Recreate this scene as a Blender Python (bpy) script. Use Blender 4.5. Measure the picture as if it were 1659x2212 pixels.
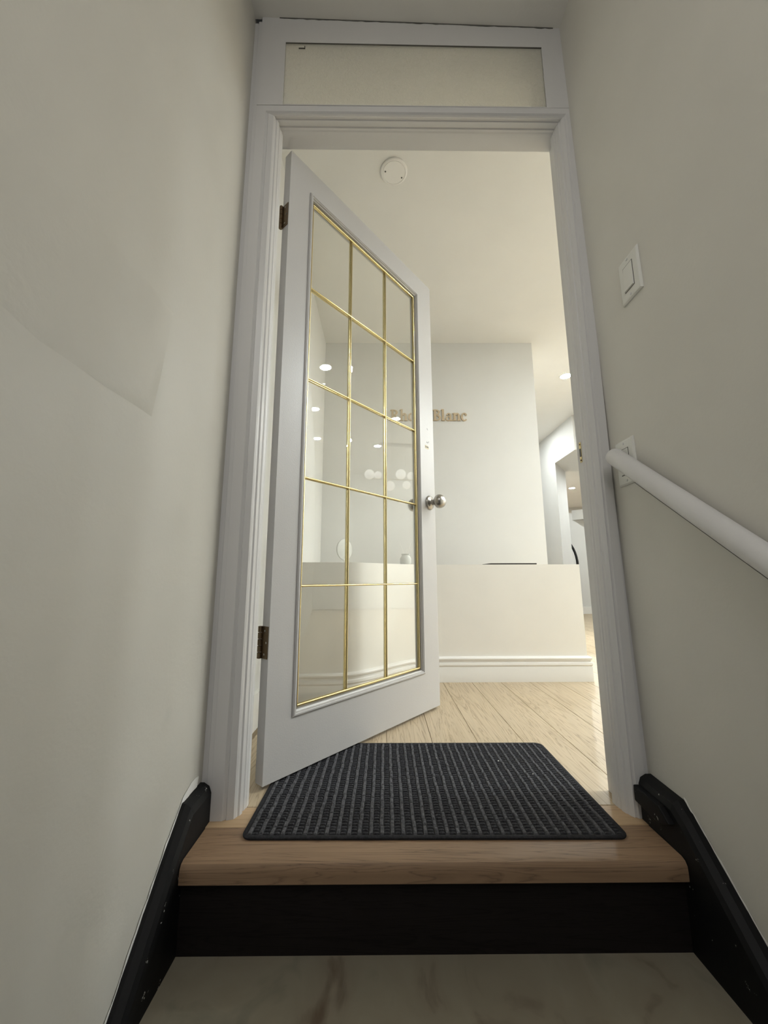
import bpy, bmesh, math, random
from mathutils import Vector, Matrix

random.seed(7)
for o in list(bpy.data.objects):
    bpy.data.objects.remove(o)
scene = bpy.context.scene
C = scene.collection

# ------------------------------------------------------------------ camera
PITCH, YAW, ROLL, FPX = 0.171928, 0.0054655, -0.00298304, 831.34
cam_d = bpy.data.cameras.new('camera')
cam = bpy.data.objects.new('camera', cam_d)
C.objects.link(cam)
cam_d.sensor_fit = 'VERTICAL'
cam_d.sensor_height = 36.0
cam_d.lens = FPX / 2212 * 36.0
cam_d.clip_start = 0.02
fw = Vector((math.sin(YAW) * math.cos(PITCH), math.cos(YAW) * math.cos(PITCH), math.sin(PITCH)))
rt = Vector((math.cos(YAW), -math.sin(YAW), 0))
up = rt.cross(fw)
rt2 = rt * math.cos(ROLL) + up * math.sin(ROLL)
up2 = -rt * math.sin(ROLL) + up * math.cos(ROLL)
M = Matrix((rt2, up2, -fw)).transposed().to_4x4()
M.translation = Vector((0, 0, 0.555))
cam.matrix_world = M
scene.camera = cam

# ------------------------------------------------------------------ world, lights, exposure
w = bpy.data.worlds.new('world')
scene.world = w
w.use_nodes = True
w.node_tree.nodes['Background'].inputs[0].default_value = (0.80, 0.86, 0.95, 1)
w.node_tree.nodes['Background'].inputs[1].default_value = 0.10
STAIR_W = 8.6          # unseen soft area fill over the stairs, added to light the stairwell
POT_L = 1000.0          # radiance of a downlight lens
sl = bpy.data.lights.new('stair_fill_area', 'AREA')
sl.shape = 'RECTANGLE'
sl.size, sl.size_y = 0.9, 0.9
sl.energy = STAIR_W
sl.color = (1.0, 0.995, 0.985)
slo = bpy.data.objects.new('stair_fill_area', sl)
C.objects.link(slo)
slo.location = (0.09, -0.75, 2.38)
slo.rotation_euler = (0, 0, 0)

pl = bpy.data.lights.new('stair_fill_point', 'POINT')  # unseen point fill behind the camera, added to brighten the stair ceiling
pl.energy = 8.5
pl.shadow_soft_size = 0.14
pl.color = (1.0, 0.995, 0.985)
plo = bpy.data.objects.new('stair_fill_point', pl)
C.objects.link(plo)
plo.location = (-0.05, -0.95, 1.95)

vs = scene.view_settings
vs.view_transform = 'Standard'
vs.look = 'None'
vs.gamma = 1
vs.use_curve_mapping = False
vs.exposure = 0.0


# ------------------------------------------------------------------ materials
def srgb(r, g, b):
    f = lambda c: (c / 255 / 12.92) if c / 255 <= 0.04045 else ((c / 255 + 0.055) / 1.055) ** 2.4
    return (f(r), f(g), f(b), 1)


class NT:
    def __init__(self, name):
        self.m = bpy.data.materials.new(name)
        self.m.use_nodes = True
        self.t = self.m.node_tree
        self.b = self.t.nodes['Principled BSDF']
        self.out = self.t.nodes['Material Output']

    def n(self, typ, **kw):
        x = self.t.nodes.new(typ)
        for k, v in kw.items():
            if hasattr(x, k):
                setattr(x, k, v)
            else:
                x.inputs[k.replace('_', ' ')].default_value = v
        return x

    def l(self, a, ao, b, bi):
        self.t.links.new(a.outputs[ao], b.inputs[bi])

    def coords(self, scale=(1, 1, 1), rnd=False):
        tc = self.n('ShaderNodeTexCoord')
        mp = self.n('ShaderNodeMapping')
        mp.inputs['Scale'].default_value = scale
        self.l(tc, 'Object', mp, 'Vector')
        if rnd:
            oi = self.n('ShaderNodeObjectInfo')
            mu = self.n('ShaderNodeMath', operation='MULTIPLY')
            mu.inputs[1].default_value = 37.0
            self.l(oi, 'Random', mu, 0)
            cb = self.n('ShaderNodeCombineXYZ')
            for i in range(3):
                self.l(mu, 0, cb, i)
            self.l(cb, 0, mp, 'Location')
        return mp

    def bump(self, src, out, strength, dist=0.002):
        b = self.n('ShaderNodeBump')
        b.inputs['Strength'].default_value = strength
        b.inputs['Distance'].default_value = dist
        self.l(src, out, b, 'Height')
        self.l(b, 0, self.b, 'Normal')

    def ramp(self, src, out, stops):
        r = self.n('ShaderNodeValToRGB')
        e = r.color_ramp.elements
        while len(e) < len(stops):
            e.new(0.5)
        for el, (p, c) in zip(e, stops):
            el.position = p
            el.color = c
        self.l(src, out, r, 0)
        return r


def paint(name, col, rough=0.6, bump=0.15, scale=160, mottle=0.04, spec=0.4):
    k = NT(name)
    c = k.coords()
    n1 = k.n('ShaderNodeTexNoise', Scale=scale, Detail=3.0)
    k.l(c, 0, n1, 'Vector')
    n2 = k.n('ShaderNodeTexNoise', Scale=4.0, Detail=4.0)
    k.l(c, 0, n2, 'Vector')
    lo = tuple(x * (1 - mottle) for x in col[:3]) + (1,)
    hi = tuple(min(1, x * (1 + mottle)) for x in col[:3]) + (1,)
    r = k.ramp(n2, 0, [(0.3, lo), (0.7, hi)])
    k.l(r, 0, k.b, 'Base Color')
    k.b.inputs['Roughness'].default_value = rough
    k.b.inputs['Specular IOR Level'].default_value = spec
    if bump:
        k.bump(n1, 0, bump)
    return k.m


def metal(name, col, rough, scratch=0.0):
    k = NT(name)
    k.b.inputs['Base Color'].default_value = col
    k.b.inputs['Metallic'].default_value = 1
    c = k.coords((1, 1, 6))
    n = k.n('ShaderNodeTexNoise', Scale=220.0, Detail=2.0)
    k.l(c, 0, n, 'Vector')
    mr = k.n('ShaderNodeMapRange')
    mr.inputs['To Min'].default_value = rough * 0.93
    mr.inputs['To Max'].default_value = rough * 1.08
    k.l(n, 0, mr, 0)
    k.l(mr, 0, k.b, 'Roughness')
    return k.m


def wood(name, c0, c1, c2, axis='Y', rough=0.45, sc=1.0, rnd=True):
    k = NT(name)
    s = {'X': (0.8, 14, 14), 'Y': (11, 0.6, 11)}[axis]
    c = k.coords(tuple(x * sc for x in s), rnd)
    n = k.n('ShaderNodeTexNoise', Scale=1.6, Detail=5.0, Distortion=1.2)
    k.l(c, 0, n, 'Vector')
    wv = k.n('ShaderNodeMath', operation='MULTIPLY')
    wv.inputs[1].default_value = 13.0
    k.l(n, 0, wv, 0)
    fr = k.n('ShaderNodeMath', operation='FRACT')
    k.l(wv, 0, fr, 0)
    r = k.ramp(fr, 0, [(0.0, c0), (0.25, c1), (0.8, c1), (1.0, c2)])
    f = k.n('ShaderNodeTexNoise', Scale=9.0, Detail=4.0)
    k.l(c, 0, f, 'Vector')
    r2 = k.ramp(f, 0, [(0.35, (0.93, 0.93, 0.93, 1)), (0.65, (1.04, 1.04, 1.04, 1))])
    mx = k.n('ShaderNodeMix', data_type='RGBA', blend_type='MULTIPLY')
    mx.inputs[0].default_value = 1
    k.t.links.new(r.outputs[0], mx.inputs[6])
    k.t.links.new(r2.outputs[0], mx.inputs[7])
    k.t.links.new(mx.outputs[2], k.b.inputs['Base Color'])
    k.b.inputs['Roughness'].default_value = rough
    k.bump(f, 0, 0.08, 0.001)
    return k.m


def plain(name, col, rough=0.5):
    k = NT(name)
    c = k.coords()
    n = k.n('ShaderNodeTexNoise', Scale=40.0, Detail=2.0)
    k.l(c, 0, n, 'Vector')
    lo = tuple(x * 0.94 for x in col[:3]) + (1,)
    r = k.ramp(n, 0, [(0.35, lo), (0.65, col)])
    k.l(r, 0, k.b, 'Base Color')
    k.b.inputs['Roughness'].default_value = rough
    return k.m


def emit(name, col, strength):
    k = NT(name)
    k.b.inputs['Base Color'].default_value = (0.9, 0.9, 0.9, 1)
    k.b.inputs['Emission Color'].default_value = col
    k.b.inputs['Emission Strength'].default_value = strength
    return k.m


def clear_glass(name):
    k = NT(name)
    k.t.nodes.remove(k.b)
    tr = k.n('ShaderNodeBsdfTransparent')
    tr.inputs[0].default_value = (0.995, 0.998, 0.985, 1)
    gl = k.n('ShaderNodeBsdfGlossy')
    gl.inputs['Roughness'].default_value = 0.0
    geo = k.n('ShaderNodeNewGeometry')
    mr = k.n('ShaderNodeMapRange')
    mr.inputs['To Min'].default_value = 1.5
    mr.inputs['To Max'].default_value = 1 / 1.5
    k.l(geo, 'Backfacing', mr, 0)
    fr = k.n('ShaderNodeFresnel')
    k.l(mr, 0, fr, 'IOR')
    mx = k.n('ShaderNodeMixShader')
    k.l(fr, 0, mx, 0)
    k.l(tr, 0, mx, 1)
    k.l(gl, 0, mx, 2)
    k.l(mx, 0, k.out, 'Surface')
    return k.m


def frosted(name):
    k = NT(name)
    c = k.coords((1, 1, 1))
    n = k.n('ShaderNodeTexNoise', Scale=70.0, Detail=5.0, Distortion=1.5)
    k.l(c, 0, n, 'Vector')
    k.b.inputs['Base Color'].default_value = (0.93, 0.91, 0.84, 1)
    k.b.inputs['Transmission Weight'].default_value = 0.75
    k.b.inputs['Roughness'].default_value = 0.85
    k.b.inputs['IOR'].default_value = 1.25
    k.bump(n, 0, 0.55, 0.006)
    return k.m


def chipped_black(name):
    k = NT(name)
    c = k.coords((1, 1, 1))
    n = k.n('ShaderNodeTexNoise', Scale=38.0, Detail=6.0, Roughness=0.7)
    k.l(c, 0, n, 'Vector')
    r = k.ramp(n, 0, [(0.655, (0.0035, 0.0035, 0.004, 1)), (0.67, (0.5, 0.49, 0.46, 1))])
    k.l(r, 0, k.b, 'Base Color')
    k.b.inputs['Roughness'].default_value = 0.6
    k.b.inputs['Specular IOR Level'].default_value = 0.25
    k.bump(n, 0, 0.12, 0.003)
    return k.m


def stain_vinyl(name):
    k = NT(name)
    c = k.coords((1.2, 0.8, 1))
    n = k.n('ShaderNodeTexNoise', Scale=7.0, Detail=5.0, Distortion=0.8)
    k.l(c, 0, n, 'Vector')
    r = k.ramp(n, 0, [(0.30, srgb(100, 86, 70)), (0.42, srgb(130, 122, 106)),
                      (0.58, srgb(136, 129, 113)), (0.72, srgb(116, 112, 98))])
    k.l(r, 0, k.b, 'Base Color')
    k.b.inputs['Roughness'].default_value = 0.55
    return k.m


def fibre(name, c0, c1):
    k = NT(name)
    c = k.coords()
    n = k.n('ShaderNodeTexNoise', Scale=150.0, Detail=6.0, Roughness=0.75)
    k.l(c, 0, n, 'Vector')
    r = k.ramp(n, 0, [(0.38, c0), (0.62, c1)])
    k.l(r, 0, k.b, 'Base Color')
    k.b.inputs['Roughness'].default_value = 0.95
    k.bump(n, 0, 0.6, 0.003)
    return k.m


WALL_STAIR = paint('stair_wall_paint', (0.665, 0.645, 0.59, 1), 0.45, 0.12, 120, 0.03)
CEIL_STAIR = paint('stair_ceiling_paint', (0.82, 0.80, 0.75, 1), 0.7, 0.2, 90, 0.03)
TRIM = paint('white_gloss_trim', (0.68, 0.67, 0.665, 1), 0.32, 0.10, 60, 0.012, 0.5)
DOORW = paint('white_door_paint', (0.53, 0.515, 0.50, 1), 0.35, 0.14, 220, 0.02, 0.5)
PATCH = paint('patched_plaster', (0.655, 0.635, 0.58, 1), 0.5, 0.3, 60, 0.04)
SMEAR = paint('white_smeared_paint', (0.92, 0.91, 0.88, 1), 0.55, 0.4, 90, 0.03)
WALL_ROOM = paint('room_wall_paint', (0.715, 0.705, 0.675, 1), 0.6, 0.06, 140, 0.015)
CEIL_ROOM = paint('room_ceiling_paint', (0.79, 0.775, 0.735, 1), 0.8, 0.06, 140, 0.015)
COUNTER = paint('counter_beige_paint', (0.88, 0.85, 0.79, 1), 0.5, 0.05, 90, 0.02)
BASEW = paint('baseboard_white', (0.84, 0.82, 0.78, 1), 0.4, 0.05, 90, 0.02)
DARKGREY = plain('dark_grey_matte', (0.13, 0.125, 0.11, 1), 0.9)
PLASTIC = paint('white_plastic', (0.74, 0.735, 0.69, 1), 0.35, 0.02, 60, 0.01, 0.5)
BRASS = metal('polished_brass', (0.58, 0.48, 0.25, 1), 0.25)
BRASS_OLD = metal('aged_brass', (0.20, 0.145, 0.09, 1), 0.45)
NICKEL = metal('satin_nickel', (0.40, 0.38, 0.35, 1), 0.26)
GOLD = paint('tan_gold_letters', (0.54, 0.43, 0.29, 1), 0.4, 0.03, 60, 0.02)
GLASS = clear_glass('clear_pane_glass')
FROST = frosted('textured_glass')
BLACK = chipped_black('chipped_black_paint')
RISERM = wood('dark_stained_wood', (0.009, 0.0075, 0.0068, 1), (0.013, 0.0105, 0.010, 1), (0.007, 0.0055, 0.005, 1), 'X', 0.6)
RISERM.node_tree.nodes['Principled BSDF'].inputs['Specular IOR Level'].default_value = 0.15
NOSE = wood('brown_varnished_wood', srgb(132, 107, 83), srgb(147, 120, 94), srgb(116, 92, 72), 'X', 0.5)
THRESH = wood('light_threshold_wood', srgb(178, 150, 116), srgb(188, 160, 126), srgb(160, 134, 104), 'X', 0.5)
OAK = wood('pale_oak_laminate', srgb(152, 132, 105), srgb(190, 172, 144), srgb(180, 161, 131), 'Y', 0.42)
VINYL = stain_vinyl('stained_vinyl')
MAT_DARK = fibre('black_mat_fibre', (0.005, 0.005, 0.0065, 1), (0.018, 0.018, 0.023, 1))
MAT_GREY = fibre('charcoal_mat_fibre', (0.014, 0.014, 0.017, 1), (0.055, 0.055, 0.063, 1))
MAT_RIB = fibre('grey_mat_rib', (0.03, 0.03, 0.034, 1), (0.12, 0.12, 0.13, 1))
DARKOBJ = plain('dark_brown_board', (0.035, 0.028, 0.022, 1), 0.5)
PALEGREY = plain('pale_grey_ceramic', (0.56, 0.56, 0.52, 1), 0.4)
BLACKFR = plain('black_frame', (0.02, 0.02, 0.02, 1), 0.4)
LENS = emit('downlight_lens', (0.93, 1.0, 1.01, 1), POT_L)
LENS_FILL = emit('fill_lens_dim', (0.93, 1.0, 1.02, 1), POT_L * 0.55)
LENS_FAR = emit('downlight_lens_far', (0.97, 1.0, 0.97, 1), POT_L * 2.2)
LENS_MID = emit('downlight_lens_mid', (0.93, 1.0, 1.01, 1), POT_L * 0.6)
GLOBE = emit('opal_globe', (1.0, 0.93, 0.84, 1), 1.3)
PEN = plain('pencil_mark', (0.30, 0.30, 0.30, 1), 0.8)
STICK = plain('gold_sticker', (0.62, 0.52, 0.28, 1), 0.4)


# ------------------------------------------------------------------ mesh helpers
def box(bm, x0, x1, y0, y1, z0, z1):
    v = [bm.verts.new(p) for p in ((x0, y0, z0), (x1, y0, z0), (x1, y1, z0), (x0, y1, z0),
                                   (x0, y0, z1), (x1, y0, z1), (x1, y1, z1), (x0, y1, z1))]
    for f in ((3, 2, 1, 0), (4, 5, 6, 7), (0, 1, 5, 4), (1, 2, 6, 5), (2, 3, 7, 6), (3, 0, 4, 7)):
        bm.faces.new([v[i] for i in f])
    return v


def loft(bm, rings, closed=True, caps=True):
    R = [[bm.verts.new(p) for p in r] for r in rings]
    n = len(rings[0])
    for a, b in zip(R, R[1:]):
        for i in range(n if closed else n - 1):
            j = (i + 1) % n
            bm.faces.new((a[i], a[j], b[j], b[i]))
    if caps:
        bm.faces.new(R[0][::-1])
        bm.faces.new(R[-1])


def prism(bm, pts, axis, a, b):
    """extrude a 2-D polygon along an axis ('x','y','z')"""
    def P(p, t):
        return {'x': (t, p[0], p[1]), 'y': (p[0], t, p[1]), 'z': (p[0], p[1], t)}[axis]
    loft(bm, [[P(p, a) for p in pts], [P(p, b) for p in pts]])


def lathe(bm, prof, seg=24, axis='z', origin=(0, 0, 0)):
    rings = []
    o = Vector(origin)
    for r, t in prof:
        ring = []
        for i in range(seg):
            a = 2 * math.pi * i / seg
            u, v = max(r, 1e-5) * math.cos(a), max(r, 1e-5) * math.sin(a)
            p = {'z': (u, v, t), 'y': (u, t, v), 'x': (t, u, v)}[axis]
            ring.append(o + Vector(p))
        rings.append(ring)
    loft(bm, rings)


def tube(bm, pts, r, seg=12):
    pts = [Vector(p) for p in pts]
    rings = []
    for i, p in enumerate(pts):
        d = (pts[min(i + 1, len(pts) - 1)] - pts[max(i - 1, 0)]).normalized()
        a = Vector((0, 0, 1)) if abs(d.z) < 0.9 else Vector((1, 0, 0))
        u = d.cross(a).normalized()
        v = d.cross(u)
        rr = r[i] if isinstance(r, (list, tuple)) else r
        rings.append([p + (u * math.cos(2 * math.pi * k / seg) + v * math.sin(2 * math.pi * k / seg)) * rr
                      for k in range(seg)])
    loft(bm, rings)


def sphere(bm, c, r, seg=16):
    prof = [(r * math.sin(math.pi * i / 10), -r * math.cos(math.pi * i / 10)) for i in range(11)]
    lathe(bm, prof, seg, 'z', c)


def obj(name, bm, mat, parent=None, smooth=False, bevel=0.0, label=None, kind=None):
    if bevel:
        bmesh.ops.bevel(bm, geom=list(bm.edges), offset=bevel, segments=2, affect='EDGES', profile=0.6)
    bmesh.ops.recalc_face_normals(bm, faces=list(bm.faces))
    me = bpy.data.meshes.new(name)
    bm.to_mesh(me)
    bm.free()
    me.materials.append(mat)
    if smooth:
        me.polygons.foreach_set('use_smooth', [True] * len(me.polygons))
        try:
            me.set_sharp_from_angle(angle=math.radians(35))
        except Exception:
            pass
    o = bpy.data.objects.new(name, me)
    C.objects.link(o)
    if parent:
        o.parent = parent
    if label:
        o['label'] = label
    if kind:
        o['kind'] = kind
    return o


def B():
    return bmesh.new()


def bx(name, mat, dims, parent=None, bevel=0.0, **kw):
    bm = B()
    box(bm, *dims)
    return obj(name, bm, mat, parent, bevel=bevel, **kw)


def empty(name, loc=(0, 0, 0), rz=0.0):
    o = bpy.data.objects.new(name, None)
    o.empty_display_size = 0.1
    o.location = loc
    o.rotation_euler = (0, 0, rz)
    C.objects.link(o)
    return o


def tag(o, label, cat, group=None, kind=None):
    o['label'] = label
    o['category'] = cat
    if group:
        o['group'] = group
    if kind:
        o['kind'] = kind
    return o


def struct(o, label, cat):
    return tag(o, label, cat, kind='structure')


def copy_tree(o, parent=None):
    c = o.copy()
    C.objects.link(c)
    if parent:
        c.parent = parent
    for ch in list(o.children):
        copy_tree(ch, c)
    return c


# ================================================================== STAIRWELL SHELL
XL, D = -0.430, 1.008


def xr(z):                      # the right wall leans in a little
    return 0.640 - 0.0135 * z


def zc(x):                      # the ceiling falls a little to the right
    return 2.445 - 0.043 * (x - XL)


struct(bx('wall_left', WALL_STAIR, (-0.56, XL, -1.6, 1.030, -1.3, 2.62)),
       'off-white painted stairwell wall on the left with a patched square', 'wall')
wl = bpy.data.objects['wall_left']

bm = B()
loft(bm, [[(xr(-1.3), -1.6, -1.3), (xr(-1.3), 1.03, -1.3), (0.76, 1.03, -1.3), (0.76, -1.6, -1.3)],
          [(xr(2.62), -1.6, 2.62), (xr(2.62), 1.03, 2.62), (0.76, 1.03, 2.62), (0.76, -1.6, 2.62)]])
wr = struct(obj('wall_right', bm, WALL_STAIR), 'grey painted stairwell wall on the right behind the handrail', 'wall')

bm = B()
loft(bm, [[(XL, -1.6, zc(XL)), (xr(2.4), -1.6, zc(xr(2.4))), (xr(2.4), -1.6, 2.62), (XL, -1.6, 2.62)],
          [(XL, 1.012, zc(XL)), (xr(2.4), 1.012, zc(xr(2.4))), (xr(2.4), 1.012, 2.62), (XL, 1.012, 2.62)]])
ce = struct(obj('ceiling', bm, CEIL_STAIR), 'grey stairwell ceiling above the transom window', 'ceiling')
# ragged dark gap where the ceiling meets the door frame
bm = B()
rnd = random.Random(3)
N = 70
top, bot = [], []
for i in range(N + 1):
    x = -0.345 + (0.585 + 0.345) * i / N
    top.append((x, 1.0065, zc(x) + 0.001))
    bot.append((x, 1.0065, zc(x) - 0.0022 - 0.0035 * rnd.random() * (0.4 + 0.6 * math.sin(i * 0.21) ** 2)))
for i in range(N):
    q = [top[i], top[i + 1], bot[i + 1], bot[i]]
    bm.faces.new([bm.verts.new(p) for p in q])
bmesh.ops.remove_doubles(bm, verts=list(bm.verts), dist=1e-6)
bmesh.ops.solidify(bm, geom=list(bm.faces), thickness=0.0012)
obj('dark_line', bm, DARKGREY, ce, label='ragged dark gap')

# the patched square on the left wall: a slightly proud panel with feathered edge and a rough raised right edge
bm = B()
outl = [(0.712, 1.087, .0022), (0.703, 1.02, .0016), (0.690, 0.94, .0024), (0.676, 0.864, .0022), (0.56, 0.858, .0009),
        (0.44, 0.855, 0.0003), (0.20, 0.90, 0.0), (0.20, 1.02, 0.0), (0.45, 1.075, 0.0003), (0.60, 1.085, 0.0006)]
cen = (0.50, 0.97)
R0 = [(XL - 0.0006, y + (0.004 if y > .65 else 0.0), z + (0.012 if z > .97 else -0.012)) for y, z, t in outl]
R1 = [(XL + t, y, z) for y, z, t in outl]
R2 = [(XL + 0.0002, cen[0] + (y - cen[0]) * 0.84, cen[1] + (z - cen[1]) * 0.80) for y, z, t in outl]
loft(bm, [R0, R1, R2])
obj('plaster_patch', bm, PATCH, wl, smooth=True, label='rough-edged plaster patch')

# ------------------------------------------------------------------ door frame in the partition
X0, X1, ZT = -0.335, 0.578, 2.042
# profile vertices: (outward offset at the left, at the right, at the head, y)
prof = [(0.000, 0.000, 0.000, 1.061), (0.0025, 0.001, 0.001, 1.056), (0.0025, 0.001, 0.001, 1.050),
        (0.0055, 0.003, 0.004, 1.047), (0.0055, 0.003, 0.004, 1.040), (0.0030, 0.002, 0.000, 1.038),
        (0.0060, 0.005, 0.000, 1.028), (0.0100, 0.008, 0.003, 1.026), (0.0120, 0.010, 0.003, 1.020),
        (0.0150, 0.013, 0.000, 1.015), (0.0300, 0.016, 0.002, 1.0105), (0.0330, 0.018, 0.004, 1.0135),
        (0.0370, 0.021, 0.006, 1.0105), (0.0400, 0.023, 0.008, 1.0075), (0.0680, 0.046, 0.030, 1.0075),
        (0.0680, 0.046, 0.030, 1.130), (0.0220, 0.022, 0.020, 1.130), (0.0220, 0.022, 0.020, 1.075),
        (0.000, 0.000, 0.000, 1.075)]
rings = [[(X0 - a, y, 0.0) for a, b, c, y in prof],
         [(X0 - a, y, ZT + c) for a, b, c, y in prof],
         [(X1 + b, y, ZT + c - 0.008) for a, b, c, y in prof],
         [(X1 + b, y, 0.0) for a, b, c, y in prof]]
tr = empty('trim_1', (0, 1.03, 0))
struct(tr, 'white moulded door casing around the open doorway', 'door frame')
IT = Matrix.Translation((0, -1.03, 0))


def under(o, parent):
    """keep world place when parenting to an un-rotated Empty"""
    o.parent = parent
    o.matrix_parent_inverse = Matrix.Translation(-parent.location)
    return o


for k, nm in enumerate(('casing_side', 'casing_head', 'casing_side')):
    bm = B()
    loft(bm, rings[k:k + 2])
    under(obj(nm, bm, TRIM), tr)
# flat boards filling to the side walls and a notched seam on the left one
bm = B()
box(bm, XL, -0.4165, 1.014, 1.06, 0, 2.43)
under(obj('filler_board', bm, TRIM, bevel=0.001), tr)
bm = B()
box(bm, -0.4155, -0.4035, 1.010, 1.06, 0, 2.43)
under(obj('filler_board', bm, TRIM, bevel=0.001), tr)
bm = B()
box(bm, X1 + 0.0465, 0.645, 1.016, 1.06, 0, 2.40)
under(obj('filler_board', bm, TRIM), tr)
# strike plate on the right jamb
sp = B()
box(sp, X1 - 0.0012, X1 + 0.001, 1.064, 1.0745, 0.885, 0.945)
spo = under(obj('strike_plate', sp, BRASS, label='brass strike plate'), tr)
bm = B()
box(bm, X1 - 0.0018, X1 + 0.001, 1.066, 1.073, 0.902, 0.926)
h = obj('latch_hole', bm, BLACKFR)
h.parent = spo
for z in (0.891, 0.939):
    bm = B()
    lathe(bm, [(0.0025, X1 - 0.0022), (0.0025, X1 - 0.001)], 10, 'x', (0, 1.069, z))
    s = obj('screw', bm, BRASS_OLD)
    s.parent = spo

# ------------------------------------------------------------------ transom window
wi = empty('window_1', (0, 1.02, 2.07))
struct(wi, 'frosted transom window above the doorway in a flat white frame', 'window')
GL, GR, GB, GTl, GTr = -0.320, 0.540, 2.073, 2.333, 2.316


def quadbox(bm, pts, y0, y1):
    loft(bm, [[(x, y0, z) for x, z in pts], [(x, y1, z) for x, z in pts]])


bm = B()
quadbox(bm, [(-0.4035, 2.0725), (GL, 2.0725), (GL, 2.46), (-0.4035, 2.46)], 1.0065, 1.125)
under(obj('frame_stile', bm, TRIM), wi)
bm = B()
quadbox(bm, [(GR, 2.0645), (0.6245, 2.0645), (0.612, 2.42), (GR, 2.42)], 1.0065, 1.125)
under(obj('frame_stile', bm, TRIM), wi)
bm = B()
quadbox(bm, [(GL, GTl), (GR, GTr), (GR, 2.42), (GL, 2.46)], 1.0065, 1.125)
under(obj('frame_rail', bm, TRIM), wi)
bm = B()
quadbox(bm, [(GL, 2.0725), (GR, 2.0645), (GR, 2.0675), (GL, 2.0755)], 1.0065, 1.125)
under(obj('frame_rail', bm, TRIM), wi)
bm = B()
quadbox(bm, [(GL, 2.0755), (GR, 2.0675), (GR, GTr), (GL, GTl)], 1.0092, 1.0142)
under(obj('frosted_pane', bm, FROST, label='frosted glass'), wi)
bm = B()
quadbox(bm, [(GL, GTl - 0.0005), (GR, GTr - 0.002), (GR, GTr + 0.0005), (GL, GTl + 0.0005)], 1.0062, 1.0092)
under(obj('pane_gap', bm, DARKGREY, label='dark gap along the top'), wi)
bm = B()
box(bm, -0.276, -0.255, 1.0065, 1.0095, 2.309, 2.3112)
box(bm, -0.257, -0.2545, 1.0065, 1.0095, 2.309, 2.319)
under(obj('glazing_clip', bm, DARKGREY, label='small bent clip'), wi)

# ------------------------------------------------------------------ stairs and skirting
st = empty('staircase', (0.1, 0.93, -0.167))
struct(st, 'top of the stairs with a brown wooden nosing and black riser', 'stairs')
bm = B()
NP = [(0.983, 0.0), (0.885, 0.0), (0.876, -0.003), (0.871, -0.010), (0.870, -0.020), (0.870, -0.036), (0.872, -0.038), (0.983, -0.038)]
prism(bm, NP, 'x', -0.401, 0.606)
under(obj('tread', bm, NOSE, smooth=True, label='brown wooden nosing board'), st)
bm = B()
box(bm, -0.41, 0.63, 0.9845, 1.062, -0.038, 0.0)
under(obj('threshold_board', bm, THRESH, bevel=0.001), st)
bm = B()
box(bm, -0.403, 0.608, 0.886, 0.902, -0.30, -0.038)
under(obj('riser', bm, RISERM, label='black stained riser'), st)
bm = B()
prism(bm, [(0.886, -0.167), (0.60, -0.167), (0.588, -0.172), (0.585, -0.185), (0.588, -0.202), (0.886, -0.205)], 'x', -0.403, 0.608)
under(obj('tread', bm, VINYL, label='stained taupe lower tread'), st)
bm = B()
box(bm, -0.403, 0.608, 0.60, 0.616, -0.45, -0.205)
under(obj('riser', bm, RISERM), st)


def skirting(name, xin, xwf, path, ch, label):
    bm = B()
    s = 1 if xin > xwf(0) else -1
    rings = []
    for y, z in path:
        xw = xwf(z) - s * 0.004
        rings.append([(xw, y, z), (xin - s * 0.018, y, z), (xin - s * ch * 0.25, y, z - ch * 0.35),
                      (xin, y, z - ch), (xin, y, z - 0.42), (xw, y, z - 0.42)])
    loft(bm, rings)
    return struct(obj(name, bm, BLACK), label, 'skirting board')


bl = skirting('baseboard_left', -0.4025, lambda z: XL, [(1.0065, 0.083), (0.918, 0.083), (0.86, 0.028), (0.722, -0.122), (0.35, -0.52)],
              0.022, 'black chipped skirting board sloping down the left stair wall')
br = skirting('baseboard_right', 0.6075, xr, [(1.0065, 0.096), (0.905, 0.092), (0.875, 0.070), (0.726, -0.072), (0.35, -0.43)],
              0.020, 'black chipped skirting board sloping down the right stair wall')
# the moulding piece on the right skirting's level end
bm = B()
prism(bm, [(1.0065, 0.040), (1.0065, 0.074), (0.925, 0.072), (0.895, 0.050), (0.925, 0.034)], 'x', 0.5935, 0.6085)
obj('end_cap', bm, BLACK, br, bevel=0.003)


def smear(parent, x, path, w0, seed, sgn):
    """ragged line of white wall paint along the top of the black board"""
    r = random.Random(seed)
    bm = B()
    pts = []
    for (a, b) in zip(path, path[1:]):
        n = max(4, int(math.dist(a, b) / 0.014))
        for i in range(n):
            t = i / n
            pts.append((a[0] + (b[0] - a[0]) * t, a[1] + (b[1] - a[1]) * t))
    low, hi = [], []
    for i, (y, z) in enumerate(pts):
        k = 1.9 if y > 0.93 else 1.0
        low.append((x(z), y, z - 0.002 + 0.004 * r.random()))
        hi.append((x(z), y + 0.3 * w0 * k, z + w0 * k * (0.55 + 0.6 * r.random())))
    for i in range(len(pts) - 1):
        bm.faces.new([bm.verts.new(p) for p in (low[i], low[i + 1], hi[i + 1], hi[i])])
    bmesh.ops.remove_doubles(bm, verts=list(bm.verts), dist=1e-7)
    bmesh.ops.solidify(bm, geom=list(bm.faces), thickness=0.0006)
    return obj('paint_edge', bm, SMEAR, parent, label='ragged white paint line')


smear(bl, lambda z: XL + 0.0016, [(0.985, 0.083), (0.918, 0.083), (0.86, 0.028), (0.722, -0.122), (0.50, -0.36)], 0.011, 5, 1)
smear(br, lambda z: xr(z) - 0.0016, [(0.90, 0.092), (0.875, 0.070), (0.726, -0.072), (0.50, -0.286)], 0.008, 9, -1)

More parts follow.
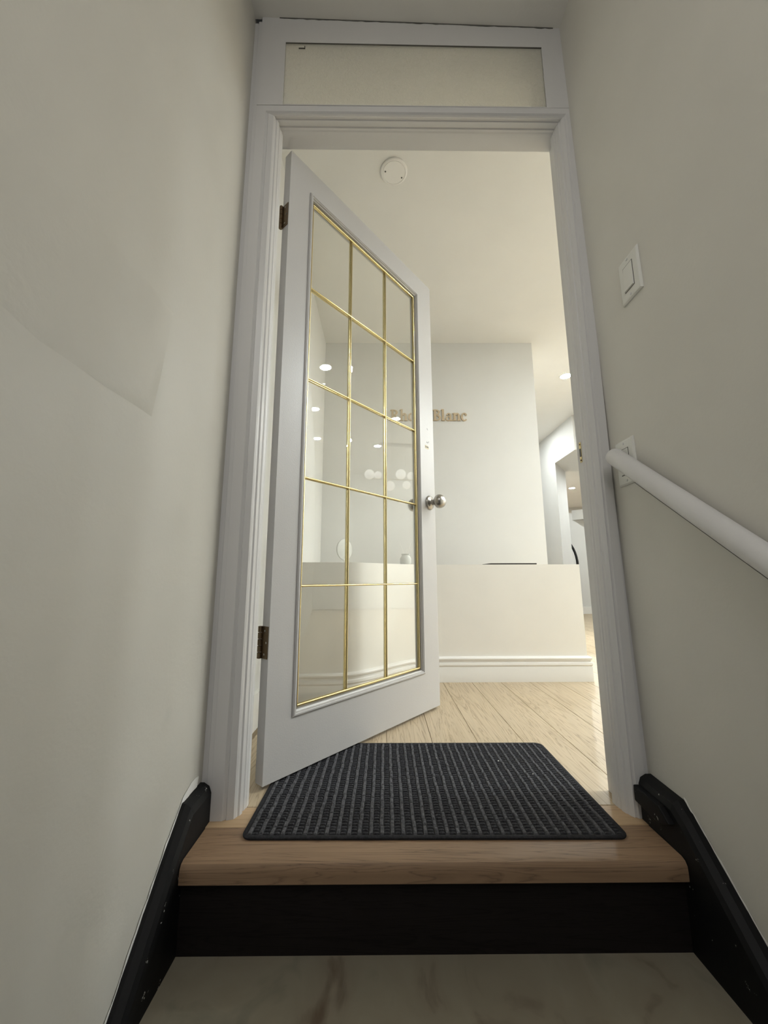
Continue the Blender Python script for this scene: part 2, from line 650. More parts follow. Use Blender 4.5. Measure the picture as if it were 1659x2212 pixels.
# ================================================================== ROOM SHELL
H = 2.60
struct(bx('wall_doorway', WALL_ROOM, (-0.60, -0.4035, 1.0605, 1.13, 0, 2.62)),
       'white partition between stairwell and room beside the doorway', 'wall')
struct(bx('wall_front', WALL_ROOM, (0.645, 7.3, 1.0605, 1.13, 0, 2.62)),
       'white room wall right of the doorway', 'wall')
struct(bx('wall_lintel', WALL_ROOM, (-0.4035, 0.645, 1.05, 1.13, 2.462, 2.62)),
       'wall strip above the transom window', 'wall')
struct(bx('wall_side', WALL_ROOM, (-0.60, -0.49, 1.13, 3.083, 0, 2.62)),
       'pale wall seen through the glass left of the counter', 'wall')
wb = struct(bx('wall_back', WALL_ROOM, (-0.60, 1.32, 3.083, 7.0, 0, 2.62)),
            'cream wall behind the counter carrying the gold lettering', 'wall')
struct(bx('wall_end', WALL_ROOM, (1.32, 2.42, 7.0, 7.1, 0, 2.62)), 'end wall of the passage past the lettered wall', 'wall')
# W2: the passage wall with an opening near its corner, reveal cut on the slant
bm = B()
prism(bm, [(2.42, 5.168), (2.76, 5.592), (2.76, 7.0), (2.42, 7.0)], 'z', 0, 2.62)
struct(obj('wall_passage', bm, WALL_ROOM), 'bright white passage wall right of the lettered wall with an opening', 'wall')
bm = B()
prism(bm, [(2.42, 4.605), (2.42, 5.168), (2.76, 5.592), (3.9, 5.592), (3.9, 4.0), (2.436, 4.0), (2.436, 4.605)], 'z', 2.143, 2.62)
struct(obj('wall_beam', bm, WALL_ROOM), 'white beam over the opening into the far room', 'beam')
struct(bx('wall_rear', WALL_ROOM, (2.50, 7.3, 3.9, 4.0, 0, 2.62)), 'back wall of the room to the right', 'wall')
struct(bx('wall_east', WALL_ROOM, (5.9, 6.0, 1.13, 3.9, 0, 2.62)), 'right end wall of the room', 'wall')
struct(bx('ceiling_room', CEIL_ROOM, (-0.60, 7.3, 1.13, 7.1, H, 2.68)), 'cream room ceiling with recessed downlights', 'ceiling')
bm = B()
prism(bm, [(2.76, 5.60), (6.0, 5.60), (6.0, 9.8), (2.76, 9.8)], 'z', 2.36, 2.45)
struct(obj('ceiling_far', bm, CEIL_ROOM), 'ceiling of the far room beyond the opening', 'ceiling')
struct(bx('wall_far', WALL_ROOM, (2.4, 6.0, 9.8, 9.9, 0, 2.45)), 'back wall of the far room', 'wall')
wn = struct(bx('wall_niche', WALL_ROOM, (2.76, 4.6, 6.26, 6.40, 0, 1.62)), 'cream low wall in the far room behind the arch', 'wall')
bm = B()
prism(bm, [(3.14, 6.26), (3.45, 5.95), (4.6, 5.95), (4.6, 6.26)], 'z', 1.50, 1.66)
obj('ledge', bm, WALL_ROOM, wn)

fl = struct(bx('floor', OAK, (-0.60, 7.3, 1.062, 9.9, -0.05, -0.012)), 'pale oak plank floor of the room', 'floor')
# planks run away from the doorway, joints recessed
PW = 0.157
bm = B()
LENP = 1.40
x0, x1, y0, y1 = 0.0005, PW - 0.0005, 0.0005, LENP - 0.0005
loft(bm, [[(x0, y0, -0.0125), (x1, y0, -0.0125), (x1, y1, -0.0125), (x0, y1, -0.0125)],
          [(x0, y0, -0.0015), (x1, y0, -0.0015), (x1, y1, -0.0015), (x0, y1, -0.0015)],
          [(x0 + .0008, y0 + .0008, 0), (x1 - .0008, y0 + .0008, 0), (x1 - .0008, y1 - .0008, 0), (x0 + .0008, y1 - .0008, 0)]])
pl0 = obj('plank', bm, OAK, fl)
first = True
col = 0
xx = 0.172 - 4 * PW
while xx < 3.6:
    off = [0.0, -0.42, 0.10, -0.75, -0.25][col % 5]
    y = 1.0635
    seg = LENP - off
    while y < 6.2:
        hidden = (xx + PW < 1.32 and y > 3.1) or (xx > 2.4 and y + seg < 4.2)
        if xx + PW < -0.50 or hidden:
            y += seg
            seg = LENP
            continue
        o = pl0 if first else pl0.copy()
        if not first:
            C.objects.link(o)
        first = False
        L = min(seg, 6.26 - y) if xx > 2.7 else seg
        o.location = (xx, y, 0)
        o.scale = (1, L / LENP, 1)
        y += seg
        seg = LENP
    xx += PW
    col += 1

# ================================================================== DOOR
TH = math.radians(49.36)
d1 = empty('door_1', (-0.318, 1.129, 0), TH)
struct(d1, 'white glazed door standing half open with brass-barred glass panes', 'door')
DW, DT, DB, DTOP = 0.875, 0.035, 0.013, 2.056
HU0, HU1, HZ0, HZ1 = 0.098, 0.752, 0.172, 1.945
bm = B()
box(bm, 0, HU0, 0, DT, DB, DTOP)
box(bm, HU1, DW, 0, DT, DB, DTOP)
box(bm, HU0, HU1, 0, DT, DB, HZ0)
box(bm, HU0, HU1, 0, DT, HZ1, DTOP)
bmesh.ops.remove_doubles(bm, verts=list(bm.verts), dist=1e-6)
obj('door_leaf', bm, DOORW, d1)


def picture_frame(bm, u0, u1, z0, z1, prof, back=False):
    """prof: (inward offset, y) closed section swept round a rectangle, mitred"""
    rings = []
    for (u, z, su, sz) in ((u0, z0, 1, 1), (u1, z0, -1, 1), (u1, z1, -1, -1), (u0, z1, 1, -1), (u0, z0, 1, 1)):
        rings.append([(u + su * a, y, z + sz * a) for a, y in prof])
    loft(bm, rings, caps=False)
    bmesh.ops.remove_doubles(bm, verts=list(bm.verts), dist=1e-6)


bm = B()
picture_frame(bm, HU0 - 0.010, HU1 + 0.010, HZ0 - 0.010, HZ1 + 0.010,
              [(0, 0.0005), (0, -0.003), (0.004, -0.006), (0.008, -0.006), (0.009, -0.003), (0.012, -0.003), (0.013, 0.002), (0.016, 0.004), (0.016, 0.012), (0.010, 0.012)])
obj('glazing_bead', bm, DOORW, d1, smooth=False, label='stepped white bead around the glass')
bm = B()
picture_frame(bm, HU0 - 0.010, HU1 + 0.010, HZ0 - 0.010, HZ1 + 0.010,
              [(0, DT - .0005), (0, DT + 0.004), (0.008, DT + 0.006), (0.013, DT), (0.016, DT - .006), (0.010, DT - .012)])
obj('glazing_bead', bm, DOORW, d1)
GU = [0.1065, 0.3175, 0.5300, 0.7435]
GZ = [0.1830, 0.5340, 0.8840, 1.2340, 1.5840, 1.9340]
bm = B()
rr = []
for k in range(9):
    a = math.pi * k / 8
    rr.append((0.0045 - 0.0045 * math.cos(a), 0.0115 - 0.0045 * math.sin(a)))
picture_frame(bm, GU[0] - 0.001, GU[3] + 0.001, GZ[0] - 0.001, GZ[5] + 0.001, rr + [(0.009, 0.0165), (0, 0.0165)])
obj('brass_surround', bm, BRASS, d1, smooth=True, label='brass strip around the glass')


def halfround(bm, a, b, w, y0, y1, vertical):
    ring = []
    for k in range(9):
        t = math.pi * k / 8
        ring.append((-w * math.cos(t), y0 - (y0 - y1) * 0 - w * math.sin(t)))
    ring += [(w, y0 + 0.001), (-w, y0 + 0.001)]
    if vertical:
        u, z0, z1 = a, *b
        loft(bm, [[(u + s, y, z) for s, y in ring] for z in (z0, z1)])
    else:
        z, u0, u1 = a, *b
        loft(bm, [[(u, y, z + s) for s, y in ring] for u in (u0, u1)])


for u in GU[1:3]:
    bm = B()
    halfround(bm, u, (GZ[0], GZ[5]), 0.0034, 0.0140, 0, True)
    box(bm, u - 0.0034, u + 0.0034, 0.0205, 0.0255, GZ[0], GZ[5])
    obj('muntin', bm, BRASS, d1, smooth=True)
for z in GZ[1:5]:
    bm = B()
    halfround(bm, z, (GU[0], GU[3]), 0.0035, 0.0137, 0, False)
    box(bm, GU[0], GU[3], 0.0205, 0.0257, z - 0.0035, z + 0.0035)
    obj('muntin', bm, BRASS, d1, smooth=True)
for i in range(3):
    for j in range(5):
        a0, a1 = GU[i] + 0.0005, GU[i + 1] - 0.0005
        b0, b1 = GZ[j] + 0.0005, GZ[j + 1] - 0.0005
        bm = B()
        bv = 0.011
        ring = lambda e, y: [(a0 + e, y, b0 + e), (a1 - e, y, b0 + e), (a1 - e, y, b1 - e), (a0 + e, y, b1 - e)]
        loft(bm, [ring(bv, 0.0148), ring(0, 0.01545), ring(0, 0.0192), ring(0, 0.0205)])
        obj('pane', bm, GLASS, d1, label='bevelled glass pane' if (i, j) == (0, 0) else None)

# knobs on both faces
for s, y0 in ((-1, 0.0), (1, DT)):
    kn = None
    bm = B()
    pr = [(0.0335, 0), (0.0335, 0.003), (0.031, 0.007), (0.024, 0.010), (0.0165, 0.012), (0.0125, 0.016), (0.0115, 0.030), (0.0135, 0.034),
          (0.0225, 0.0365), (0.0295, 0.043), (0.0320, 0.052), (0.0310, 0.062), (0.0270, 0.071), (0.0190, 0.0775), (0.009, 0.0798), (0, 0.0802)]
    lathe(bm, [(r, y0 + s * t) for r, t in pr[8:]], 28, 'y', (0.829, 0, 0.903))
    kn = obj('door_knob', bm, NICKEL, d1, smooth=True, label='satin nickel ball knob')
    bm = B()
    lathe(bm, [(r, y0 + s * t) for r, t in pr[:9]], 28, 'y', (0.829, 0, 0.903))
    o = obj('rosette', bm, NICKEL, kn, smooth=True)
# hinges on the hinge edge
for zc_ in (1.797, 0.378):
    bm = B()
    box(bm, -0.0022, 0.0004, 0.004, DT, zc_ - 0.044, zc_ + 0.044)
    hg = obj('hinge', bm, BRASS_OLD, d1, label='tarnished brass hinge')
    for k in range(5):
        bm = B()
        z0 = zc_ - 0.045 + k * 0.018
        lathe(bm, [(0.0048, z0 + 0.0006), (0.0062, z0 + 0.0012), (0.0062, z0 + 0.0168), (0.0048, z0 + 0.0174)], 12, 'z', (-0.0060, DT + 0.0015, 0))
        obj('knuckle', bm, BRASS_OLD, hg, smooth=True)
    for dz, yy in ((-0.032, 0.018), (0.0, 0.010), (0.032, 0.018)):
        bm = B()
        lathe(bm, [(0.0035, -0.0032), (0.0035, -0.002)], 10, 'x', (0, yy, zc_ + dz))
        obj('screw', bm, NICKEL, hg)
# small sticker and pencil marks above the knob
bm = B()
box(bm, 0.803, 0.831, -0.0008, 0.0004, 1.163, 1.179)
sk = obj('sticker', bm, STICK, d1, label='small gold and black sticker')
bm = B()
for k, (u, ww) in enumerate(((0.805, 0.003), (0.811, 0.004), (0.8165, 0.003), (0.8205, 0.0045), (0.8265, 0.003))):
    box(bm, u, u + ww, -0.0011, -0.0006, 1.1675, 1.1755)
obj('print', bm, BLACKFR, sk)
bm = B()
tube(bm, [(0.815, -0.0003, 1.198), (0.820, -0.0003, 1.193), (0.828, -0.0003, 1.195), (0.833, -0.0003, 1.203)], 0.0009, 6)
obj('pencil_mark', bm, PEN, d1)
bm = B()
tube(bm, [(0.822, -0.0003, 1.268), (0.824, -0.0003, 1.262), (0.829, -0.0003, 1.260)], 0.0008, 6)
obj('pencil_mark', bm, PEN, d1)

# ================================================================== DOORMAT
mt = empty('doormat', (0.115, 1.18, 0.0), 0.0)
tag(mt, 'charcoal ribbed doormat lying across the doorway on the landing', 'doormat')
mt.rotation_euler = (0, 0, math.radians(-0.4))
MW, MD, MH = 0.421, 0.244, 0.006


def rrect(hw, hd, r, n=6):
    pts = []
    for cx, cy, a0 in ((hw - r, hd - r, 0), (-hw + r, hd - r, 90), (-hw + r, -hd + r, 180), (hw - r, -hd + r, 270)):
        for k in range(n + 1):
            a = math.radians(a0 + 90 * k / n)
            pts.append((cx + r * math.cos(a), cy + r * math.sin(a)))
    return pts


bm = B()
loft(bm, [[(x, y, z) for x, y in rrect(MW - e, MD - e, 0.022)] for e, z in ((0.001, 0), (0, 0.002), (0, 0.0045), (0.003, MH), (0.008, MH), (0.010, 0.0045))])
obj('backing', bm, MAT_DARK, mt, smooth=True)
rnd = random.Random(11)


def tuft(bm, x0, x1, y0, y1, h, z0=0.004):
    ex, ey = (x1 - x0) * 0.28, (y1 - y0) * 0.28
    loft(bm, [[(x0, y0, z0), (x1, y0, z0), (x1, y1, z0), (x0, y1, z0)],
              [(x0 + ex * .3, y0 + ey * .3, z0 + h * .7), (x1 - ex * .3, y0 + ey * .3, z0 + h * .7), (x1 - ex * .3, y1 - ey * .3, z0 + h * .7), (x0 + ex * .3, y1 - ey * .3, z0 + h * .7)],
              [(x0 + ex, y0 + ey, z0 + h), (x1 - ex, y0 + ey, z0 + h), (x1 - ex, y1 - ey, z0 + h), (x0 + ex, y1 - ey, z0 + h)]])


NC, NR = 34, 44
px_ = (2 * MW - 0.022) / NC
py_ = (2 * MD - 0.022) / NR
loops, ribs = B(), B()
for c in range(NC):
    xa = -MW + 0.011 + c * px_
    rib_y = -MD + 0.010
    while rib_y < MD - 0.012:
        ln = min(0.02 + 0.012 * rnd.random(), MD - 0.010 - rib_y)
        j = (rnd.random() - 0.5) * 0.0022
        tuft(ribs, xa + 0.0008 + j, xa + px_ * 0.40 + j, rib_y, rib_y + ln, 0.0042 + 0.0012 * rnd.random())
        rib_y += ln * 0.92
    for r in range(NR):
        ya = -MD + 0.011 + r * py_
        j = (rnd.random() - 0.5) * 0.0016
        tuft(loops, xa + px_ * 0.44 + j, xa + px_ * 0.98 + j, ya + py_ * 0.06, ya + py_ * 0.62, 0.0028 + 0.0012 * rnd.random())
obj('pile_ribs', ribs, MAT_RIB, mt, kind='stuff')
obj('pile_loops', loops, MAT_GREY, mt, kind='stuff')
bm = B()
for x, y, s in ((0.235, 0.10, 0.0022), (0.31, 0.02, 0.0016), (0.05, 0.12, 0.0012)):
    box(bm, x, x + s * 1.6, y, y + s * 1.4, 0.008, 0.010)
obj('lint_specks', bm, BASEW, mt, kind='stuff', label='white lint specks')

# ================================================================== RIGHT WALL FITTINGS
def wall_plate(name, yc, zc0, label, cat, rocker_tilt):
    xw = xr(zc0)
    e = empty(name, (xw, yc, zc0))
    tag(e, label, cat)
    bm = B()
    hw, hh = 0.0365, 0.0585
    rg = lambda k, x: [(x, -hw + k, -hh + k), (x, hw - k, -hh + k), (x, hw - k, hh - k), (x, -hw + k, hh - k)]
    loft(bm, [rg(0, 0.001), rg(0, -0.0025), rg(0.003, -0.0055), rg(0.006, -0.0062)])
    pl = obj('cover_plate', bm, PLASTIC, e)
    bm = B()
    rg = lambda a, b, x: [(x, -a, -b), (x, a, -b), (x, a, b), (x, -a, b)]
    loft(bm, [rg(0.0178, 0.0345, -0.0058), rg(0.0178, 0.0345, -0.0068)])
    obj('rocker_gap', bm, DARKGREY, e)
    bm = B()
    t = rocker_tilt
    loft(bm, [[(-0.006, -0.0165, -0.033), (-0.006, 0.0165, -0.033), (-0.006, 0.0165, 0.033), (-0.006, -0.0165, 0.033)],
              [(-0.0085 - t, -0.0160, -0.0325), (-0.0085 - t, 0.0160, -0.0325), (-0.0085 + t * .5, 0.0160, 0.0325), (-0.0085 + t * .5, -0.0160, 0.0325)]])
    obj('rocker', bm, PLASTIC, e)
    for z in (-0.048, 0.048):
        bm = B()
        lathe(bm, [(0.0030, -0.0060), (0.0030, -0.0072), (0.001, -0.0076)], 10, 'x', (0, 0, z))
        obj('screw', bm, TRIM, e)
    return e


wall_plate('light_switch', 0.842, 1.296, 'white rocker light switch on the right wall above the handrail', 'light switch', 0.0018)
wall_plate('wall_plate', 0.945, 0.848, 'white wall plate behind the upper end of the handrail', 'wall plate', 0.0004)

hr = empty('handrail', (0.60, 0.95, 0.865))
tag(hr, 'thick white round handrail sloping along the right stair wall', 'handrail')
bm = B()
sl_ = 0.812
S = Vector((0, 0.965, 0.872))
dirv = Vector((0, -1, -sl_)).normalized()
r0 = 0.0215
pts = [S + dirv * t for t in (0.0, 0.003, 0.008, 0.10, 0.4, 0.9, 1.9)]
for p in pts:
    p.x = xr(p.z) - 0.0232
tube(bm, pts, [r0 * 0.80, r0 * 0.94, r0, r0, r0, r0, r0], 24)
under(obj('rail', bm, TRIM, smooth=True), hr)
# wedge-shaped strip that carries the rail on the wall, with a thin dark strip along its foot
n_ = Vector((0, sl_, -1)).normalized()
bm = B()
rg = []
for t in (0.06, 0.5, 1.85):
    p = S + dirv * t
    xw = xr(p.z) + 0.001
    rg.append([Vector((xw - 0.018, p.y, p.z)) + n_ * 0.0225, Vector((xw, p.y, p.z)) + n_ * 0.0385,
               Vector((xw, p.y, p.z)) - n_ * 0.004, Vector((xw - 0.018, p.y, p.z)) - n_ * 0.004])
loft(bm, rg)
under(obj('back_strip', bm, TRIM), hr)
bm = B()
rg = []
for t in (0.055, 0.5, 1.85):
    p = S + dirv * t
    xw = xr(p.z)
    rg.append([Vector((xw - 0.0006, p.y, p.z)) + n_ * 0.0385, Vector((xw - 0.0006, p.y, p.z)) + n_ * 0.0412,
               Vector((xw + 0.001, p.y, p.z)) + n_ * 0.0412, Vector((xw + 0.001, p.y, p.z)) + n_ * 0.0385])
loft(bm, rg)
under(obj('dark_line', bm, DARKGREY, label='thin dark line under the rail'), hr)

# ================================================================== COUNTER
rc = empty('reception_counter', (0.35, 2.3, 0))
tag(rc, 'low cream reception counter with a curved front and white skirting', 'reception counter')
front = [(1.135, 2.23), (0.34, 2.23)]
ctrl = [(0.34, 2.23), (0.24, 2.21), (0.10, 2.11), (-0.02, 1.985), (-0.12, 1.895), (-0.20, 1.862), (-0.30, 1.855)]
for i in range(len(ctrl) - 1):
    p0 = ctrl[max(i - 1, 0)]; p1 = ctrl[i]; p2 = ctrl[i + 1]; p3 = ctrl[min(i + 2, len(ctrl) - 1)]
    for k in range(1, 6):
        t = k / 5
        q = []
        for d in (0, 1):
            q.append(0.5 * (2 * p1[d] + (p2[d] - p0[d]) * t + (2 * p0[d] - 5 * p1[d] + 4 * p2[d] - p3[d]) * t * t + (3 * p1[d] - p0[d] - 3 * p2[d] + p3[d]) * t ** 3))
        front.append(tuple(q))
front.append((-0.485, 1.853))


def offset_path(path, d):
    out = []
    for i, p in enumerate(path):
        a = path[max(i - 1, 0)]
        b = path[min(i + 1, len(path) - 1)]
        t = Vector((b[0] - a[0], b[1] - a[1])).normalized()
        n = Vector((-t.y, t.x))
        if n.y > 0 and abs(n.x) < 0.5:
            n = -n
        if n.y > 0:
            n = -n
        out.append((p[0] + n.x * d, p[1] + n.y * d))
    return out


bm = B()
prism(bm, front + [(-0.485, 2.62), (1.135, 2.62)], 'z', 0.0, 0.634)
under(obj('counter_body', bm, COUNTER, smooth=True), rc)
bm = B()
bp = [(0.0, 0.0), (0.016, 0.0), (0.016, 0.075), (0.013, 0.080), (0.018, 0.088), (0.016, 0.098), (0.010, 0.102), (0.010, 0.110), (0.016, 0.116), (0.017, 0.122), (0.013, 0.128), (0.004, 0.131), (0.0, 0.132)]
fr2 = [(1.137, 2.23)] + front[1:]
rings = []
offs = {d: offset_path(fr2, d) for d, z in bp}
for i in range(len(fr2)):
    rings.append([(offs[d][i][0] + (d if i == 0 else 0), offs[d][i][1], z) for d, z in bp])
back = [[(1.137 + d, 2.60, z) for d, z in bp]]
loft(bm, back + rings)
under(obj('skirting_moulding', bm, BASEW, smooth=True), rc)

tag(bx('serving_tray', DARKOBJ, (0.628, 0.897, 2.245, 2.43, 0.6342, 0.6425), bevel=0.0015),
    'thin dark flat tray lying on the right part of the counter', 'tray')
# two pale things on the counter, seen faintly through the glass
e = empty('table_mirror', (-0.20, 2.05, 0.634))
tag(e, 'pale round tilted disc standing on the counter behind the glass', 'table mirror')
bm = B()
lathe(bm, [(0.040, 0), (0.040, 0.006), (0.006, 0.010), (0.006, 0.030)], 20)
obj('base', bm, BASEW, e, smooth=True)
bm = B()
lathe(bm, [(0.045, -0.006), (0.055, -0.004), (0.055, 0.004), (0.045, 0.006)], 28, 'y', (0, 0, 0.075))
o = obj('disc', bm, PALEGREY, e, smooth=True)
o.rotation_euler = (0, 0, math.radians(50))
e = empty('bud_vase', (0.14, 2.30, 0.634))
tag(e, 'small pale vase with two thin twigs on the counter behind the glass', 'vase')
bm = B()
lathe(bm, [(0.026, 0), (0.034, 0.012), (0.034, 0.040), (0.022, 0.058), (0.026, 0.066), (0.020, 0.066)], 20)
obj('vase_body', bm, PALEGREY, e, smooth=True)
for sx in (-1, 1):
    bm = B()
    tube(bm, [(0.004 * sx, 0, 0.05), (0.018 * sx, 0, 0.09), (0.034 * sx, 0, 0.135)], [0.002, 0.0016, 0.001], 6)
    obj('twig', bm, CEIL_STAIR, e)

# ================================================================== LETTERING
DEEP = [0]


def depth():                    # strokes of one letter overlap, so each gets its own tiny step in depth
    DEEP[0] = (DEEP[0] + 1) % 6
    return -0.18 - 0.012 * DEEP[0]


def ring_seg(bm, cx, cy, rx, ry, tx, ty, a0, a1, n=20):
    d = depth()
    rings = []
    full = abs(a1 - a0) >= 360
    for i in range(n if full else n + 1):
        a = math.radians(a0 + (a1 - a0) * i / n)
        c, s_ = math.cos(a), math.sin(a)
        o = (cx + rx * c, cy + ry * s_)
        q = (cx + (rx - tx) * c, cy + (ry - ty) * s_)
        rings.append([(o[0], 0, o[1]), (o[0], d, o[1]), (q[0], d, q[1]), (q[0], 0, q[1])])
    if full:
        rings.append(rings[0])
    loft(bm, rings, caps=not full)
    if full:
        bmesh.ops.remove_doubles(bm, verts=list(bm.verts), dist=1e-6)


def poly(bm, pts):
    prism(bm, pts, 'y', 0, depth())


def rect(bm, x0, x1, y0, y1):
    poly(bm, [(x0, y0), (x1, y0), (x1, y1), (x0, y1)])


def g_R(b):
    rect(b, .10, .29, 0, 1); rect(b, .0, .38, 0, .10); rect(b, .0, .30, .90, 1)
    ring_seg(b, .28, .735, .37, .265, .18, .10, -90, 90)
    poly(b, [(.30, .50), (.46, .50), (.74, .06), (.78, .0), (.55, .0)]); rect(b, .55, .80, 0, .09)
    return .80


def g_h(b):
    rect(b, .07, .25, 0, 1.02); poly(b, [(0, .93), (.12, .93), (.25, 1.04), (.1, 1.02), (0, 1.0)])
    rect(b, .0, .31, 0, .09)
    ring_seg(b, .40, .42, .22, .28, .18, .12, 0, 165); rect(b, .44, .62, 0, .43); rect(b, .38, .69, 0, .09)
    return .69


def g_o(b):
    ring_seg(b, .31, .34, .31, .36, .17, .10, 0, 360, 30)
    return .62


def g_d(b):
    ring_seg(b, .29, .34, .29, .36, .17, .10, 0, 360, 30)
    rect(b, .41, .59, 0, 1.02); rect(b, .33, .45, .93, 1.02); rect(b, .50, .67, 0, .09)
    return .67


def g_e(b):
    ring_seg(b, .30, .34, .30, .36, .17, .09, 0, 320, 28); rect(b, .10, .59, .32, .41)
    return .60


def g_B(b):
    rect(b, .09, .28, 0, 1); rect(b, .0, .30, 0, .09); rect(b, .0, .30, .91, 1)
    ring_seg(b, .27, .755, .34, .245, .17, .09, -90, 90); ring_seg(b, .27, .275, .42, .275, .19, .10, -90, 90)
    return .70


def g_l(b):
    rect(b, .07, .25, 0, 1.02); rect(b, .0, .12, .93, 1.02); rect(b, .0, .32, 0, .09)
    return .33


def g_a(b):
    ring_seg(b, .27, .20, .25, .22, .15, .08, 0, 360, 24); rect(b, .36, .53, 0, .45)
    ring_seg(b, .30, .44, .23, .26, .16, .10, 0, 165); rect(b, .47, .62, 0, .09)
    return .62


def g_n(b):
    rect(b, .07, .25, 0, .68); poly(b, [(0, .60), (.12, .60), (.25, .72), (.1, .70), (0, .68)]); rect(b, .0, .31, 0, .09)
    ring_seg(b, .40, .42, .22, .28, .18, .12, 0, 165); rect(b, .44, .62, 0, .43); rect(b, .38, .69, 0, .09)
    return .69


def g_c(b):
    ring_seg(b, .30, .34, .30, .36, .17, .09, 48, 318, 26); ring_seg(b, .45, .53, .09, .09, .089, .089, 0, 360, 14)
    return .56


sg = empty('wall_sign', (0.073, 3.083, 1.872))
tag(sg, 'tan gold raised lettering Rhode Blanc on the cream wall behind the counter', 'sign')
word = [g_R, g_h, g_o, g_d, g_e, None, g_B, g_l, g_a, g_n, g_c]
ww = 0
for g in word:
    t_ = B()
    ww += (g(t_) + 0.025) if g else 0.22
    t_.free()
sc = (0.728 - 0.073) / ww
cx = 0
for g in word:
    if g is None:
        cx += 0.22
        continue
    bm = B()
    a = g(bm)
    o = obj('letter', bm, GOLD, sg)
    o.scale = (sc, 0.045, 0.101)
    o.location = (cx * sc, 0, 0)
    cx += a + 0.025

# ================================================================== CEILING FITTINGS
e = empty('ceiling_cover', (0.065, 1.634, H))
tag(e, 'round white ceiling cover plate with two screws just inside the doorway', 'ceiling cover')
bm = B()
lathe(bm, [(0.068, 0.0), (0.068, -0.006), (0.064, -0.009), (0.058, -0.0095), (0.0565, -0.0075), (0.0555, -0.0095), (0, -0.0095)], 40)
obj('cover_plate', bm, BASEW, e, smooth=True)
for x, y in ((-0.044, -0.006), (0.040, 0.024)):
    bm = B()
    lathe(bm, [(0.0042, -0.009), (0.0042, -0.0102), (0.001, -0.0106)], 10, 'z', (x, y, 0))
    obj('screw', bm, DARKGREY, e)


def downlight(x, y, z, label, r=0.050, lens=None):
    e = empty('downlight', (x, y, z))
    tag(e, label, 'downlight', 'recessed ceiling downlights')
    bm = B()
    lathe(bm, [(r + 0.014, 0.002), (r + 0.014, -0.004), (r + 0.008, -0.006), (r, -0.004), (r, 0.002)], 28)
    obj('trim_ring', bm, BASEW, e, smooth=True)
    bm = B()
    lathe(bm, [(r, 0.002), (r, -0.0025), (0, -0.003)], 28)
    obj('lens', bm, lens or LENS, e, label='lit lens')
    return e


downlight(1.888, 3.641, H, 'lit downlight in the ceiling beside the right door jamb', lens=LENS_MID)
downlight(2.01, 1.28, H, 'lit downlight reflected brightest and highest in the door glass')
downlight(2.98, 1.16, H, 'lit downlight reflected second from top at the left edge of the glass')
downlight(3.99, 1.175, H, 'lit downlight reflected lowest at the left edge of the glass')
downlight(3.12, 2.19, H, 'lit downlight reflected over the lettering in the door glass')
downlight(4.18, 2.10, H, 'lit downlight reflected left of the ceiling canopy in the door glass')
downlight(3.86, 7.60, 2.36, 'small lit downlight in the far room beyond the opening', lens=LENS_FAR)

downlight(1.86, 5.10, H, 'unseen fill light added in the passage past the edge of the lettered wall', lens=LENS_FILL)  # this and the following downlights are unseen, added to brighten the rooms
downlight(3.15, 3.25, H, 'unseen fill light added near the rear wall of the room, behind the right jamb')
downlight(4.30, 3.20, H, 'unseen fill light added farthest along the rear wall of the room, behind the right jamb')
downlight(5.35, 3.30, H, 'bright unseen fill light added at the right end of the room behind the right jamb', lens=LENS_FAR)
downlight(4.60, 7.30, 2.36, 'unseen fill light added in the far room behind the right jamb', lens=LENS_FAR)
downlight(3.50, 4.90, 2.143, 'unseen fill light added under the beam of the opening, behind the right jamb', lens=LENS)
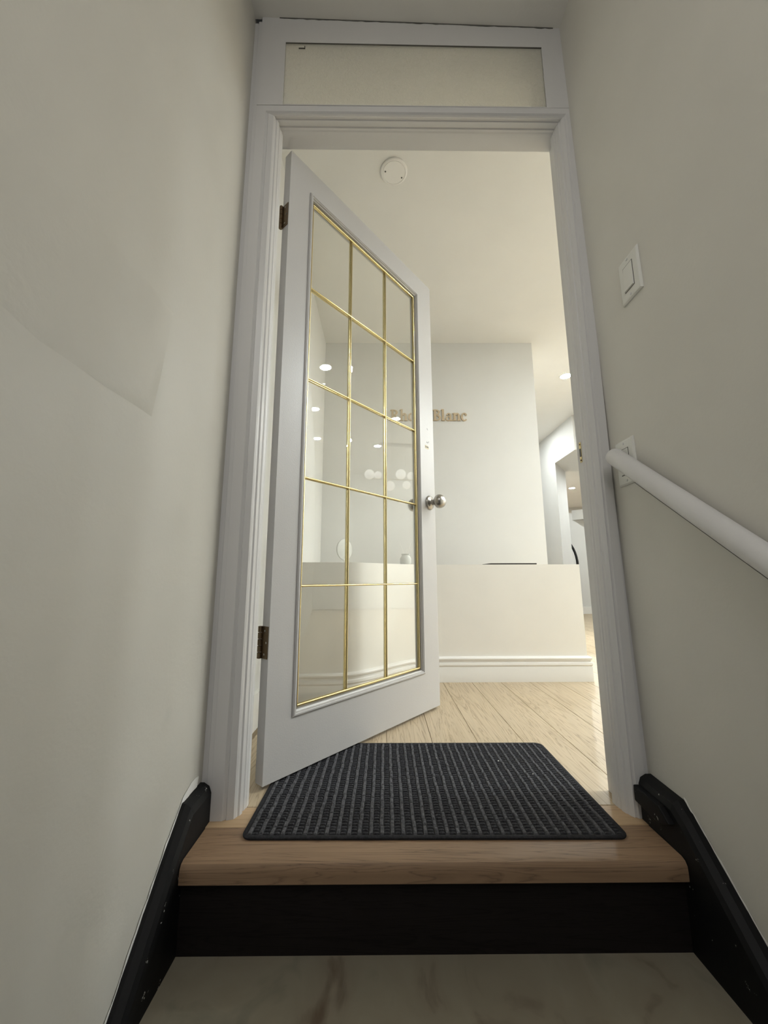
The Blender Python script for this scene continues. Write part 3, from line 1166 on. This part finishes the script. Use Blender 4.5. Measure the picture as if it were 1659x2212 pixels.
# chandelier of opal globes (seen mirrored in the door glass)
ch = empty('chandelier', (4.05, 2.38, H))
tag(ch, 'hanging chandelier of white opal globes mirrored in the door glass', 'chandelier')
bm = B()
box(bm, -0.04, 0.04, -0.26, 0.26, -0.03, 0.0)
obj('canopy', bm, BRASS_OLD, ch, bevel=0.004)
bm = B()
tube(bm, [(0, 0.12, -0.03), (0, 0.12, -0.56)], 0.004, 8)
obj('cord', bm, BASEW, ch)
bm = B()
tube(bm, [(0, 0.12, -0.50), (0, 0.12, -0.56), (0, 0.06, -0.565)], 0.006, 8)
tube(bm, [(0, -0.45, -0.565), (0, 0.50, -0.565)], 0.007, 10)
obj('arm_bar', bm, BRASS, ch)
for (x, y, z, r) in ((0.0, -0.42, -0.50, 0.075), (0.0, -0.29, -0.505, 0.058), (0.0, 0.06, -0.48, 0.078), (0.0, 0.22, -0.50, 0.062), (0.05, -0.10, -0.655, 0.075), (-0.05, 0.40, -0.64, 0.075), (0.02, 0.15, -0.64, 0.062)):
    bm = B()
    sphere(bm, (x, y, z), r, 20)
    obj('globe', bm, GLOBE, ch, smooth=True)

# arched black-framed opening on the far low wall
am = empty('arched_mirror', (2.93, 6.258, 0))
tag(am, 'tall arched mirror with a thin black frame behind the counter end', 'mirror')


def arch(hw, h, n=18):
    p = [(-hw, 0), (hw, 0), (hw, h - hw * 1.9)]
    for k in range(1, n):
        a = math.pi * k / n
        p.append((hw * math.cos(a), h - hw * 1.9 + hw * 1.9 * math.sin(a)))
    p.append((-hw, h - hw * 1.9))
    return p


ao, ai = arch(0.240, 1.20), arch(0.215, 1.172)
ai = [(x, max(z, 0.025)) for x, z in ai]
bm = B()
loft(bm, [[(x, -0.03, z) for x, z in ai], [(x, -0.03, z) for x, z in ao], [(x, 0.0, z) for x, z in ao], [(x, 0.0, z) for x, z in ai]], caps=False)
obj('frame', bm, BLACKFR, am)
bm = B()
loft(bm, [[(x, -0.012, z) for x, z in ai], [(x, 0, z) for x, z in ai]])
obj('mirror_glass', bm, metal('mirror_silver', (0.9, 0.9, 0.9, 1), 0.02), am)
bx('baseboard_niche', BASEW, (3.172, 4.6, 6.244, 6.26, 0, 0.105))
struct(bpy.data.objects['baseboard_niche'], 'white baseboard on the low cream wall in the far room', 'baseboard')
bm = B()
prism(bm, [(1.1305, 0), (3.0829, 0), (3.0829, 0.13), (1.1305, 0.13)], 'x', -0.490, -0.474)
bs = struct(obj('baseboard_side', bm, BASEW), 'white baseboard at the foot of the wall left of the open door', 'baseboard')
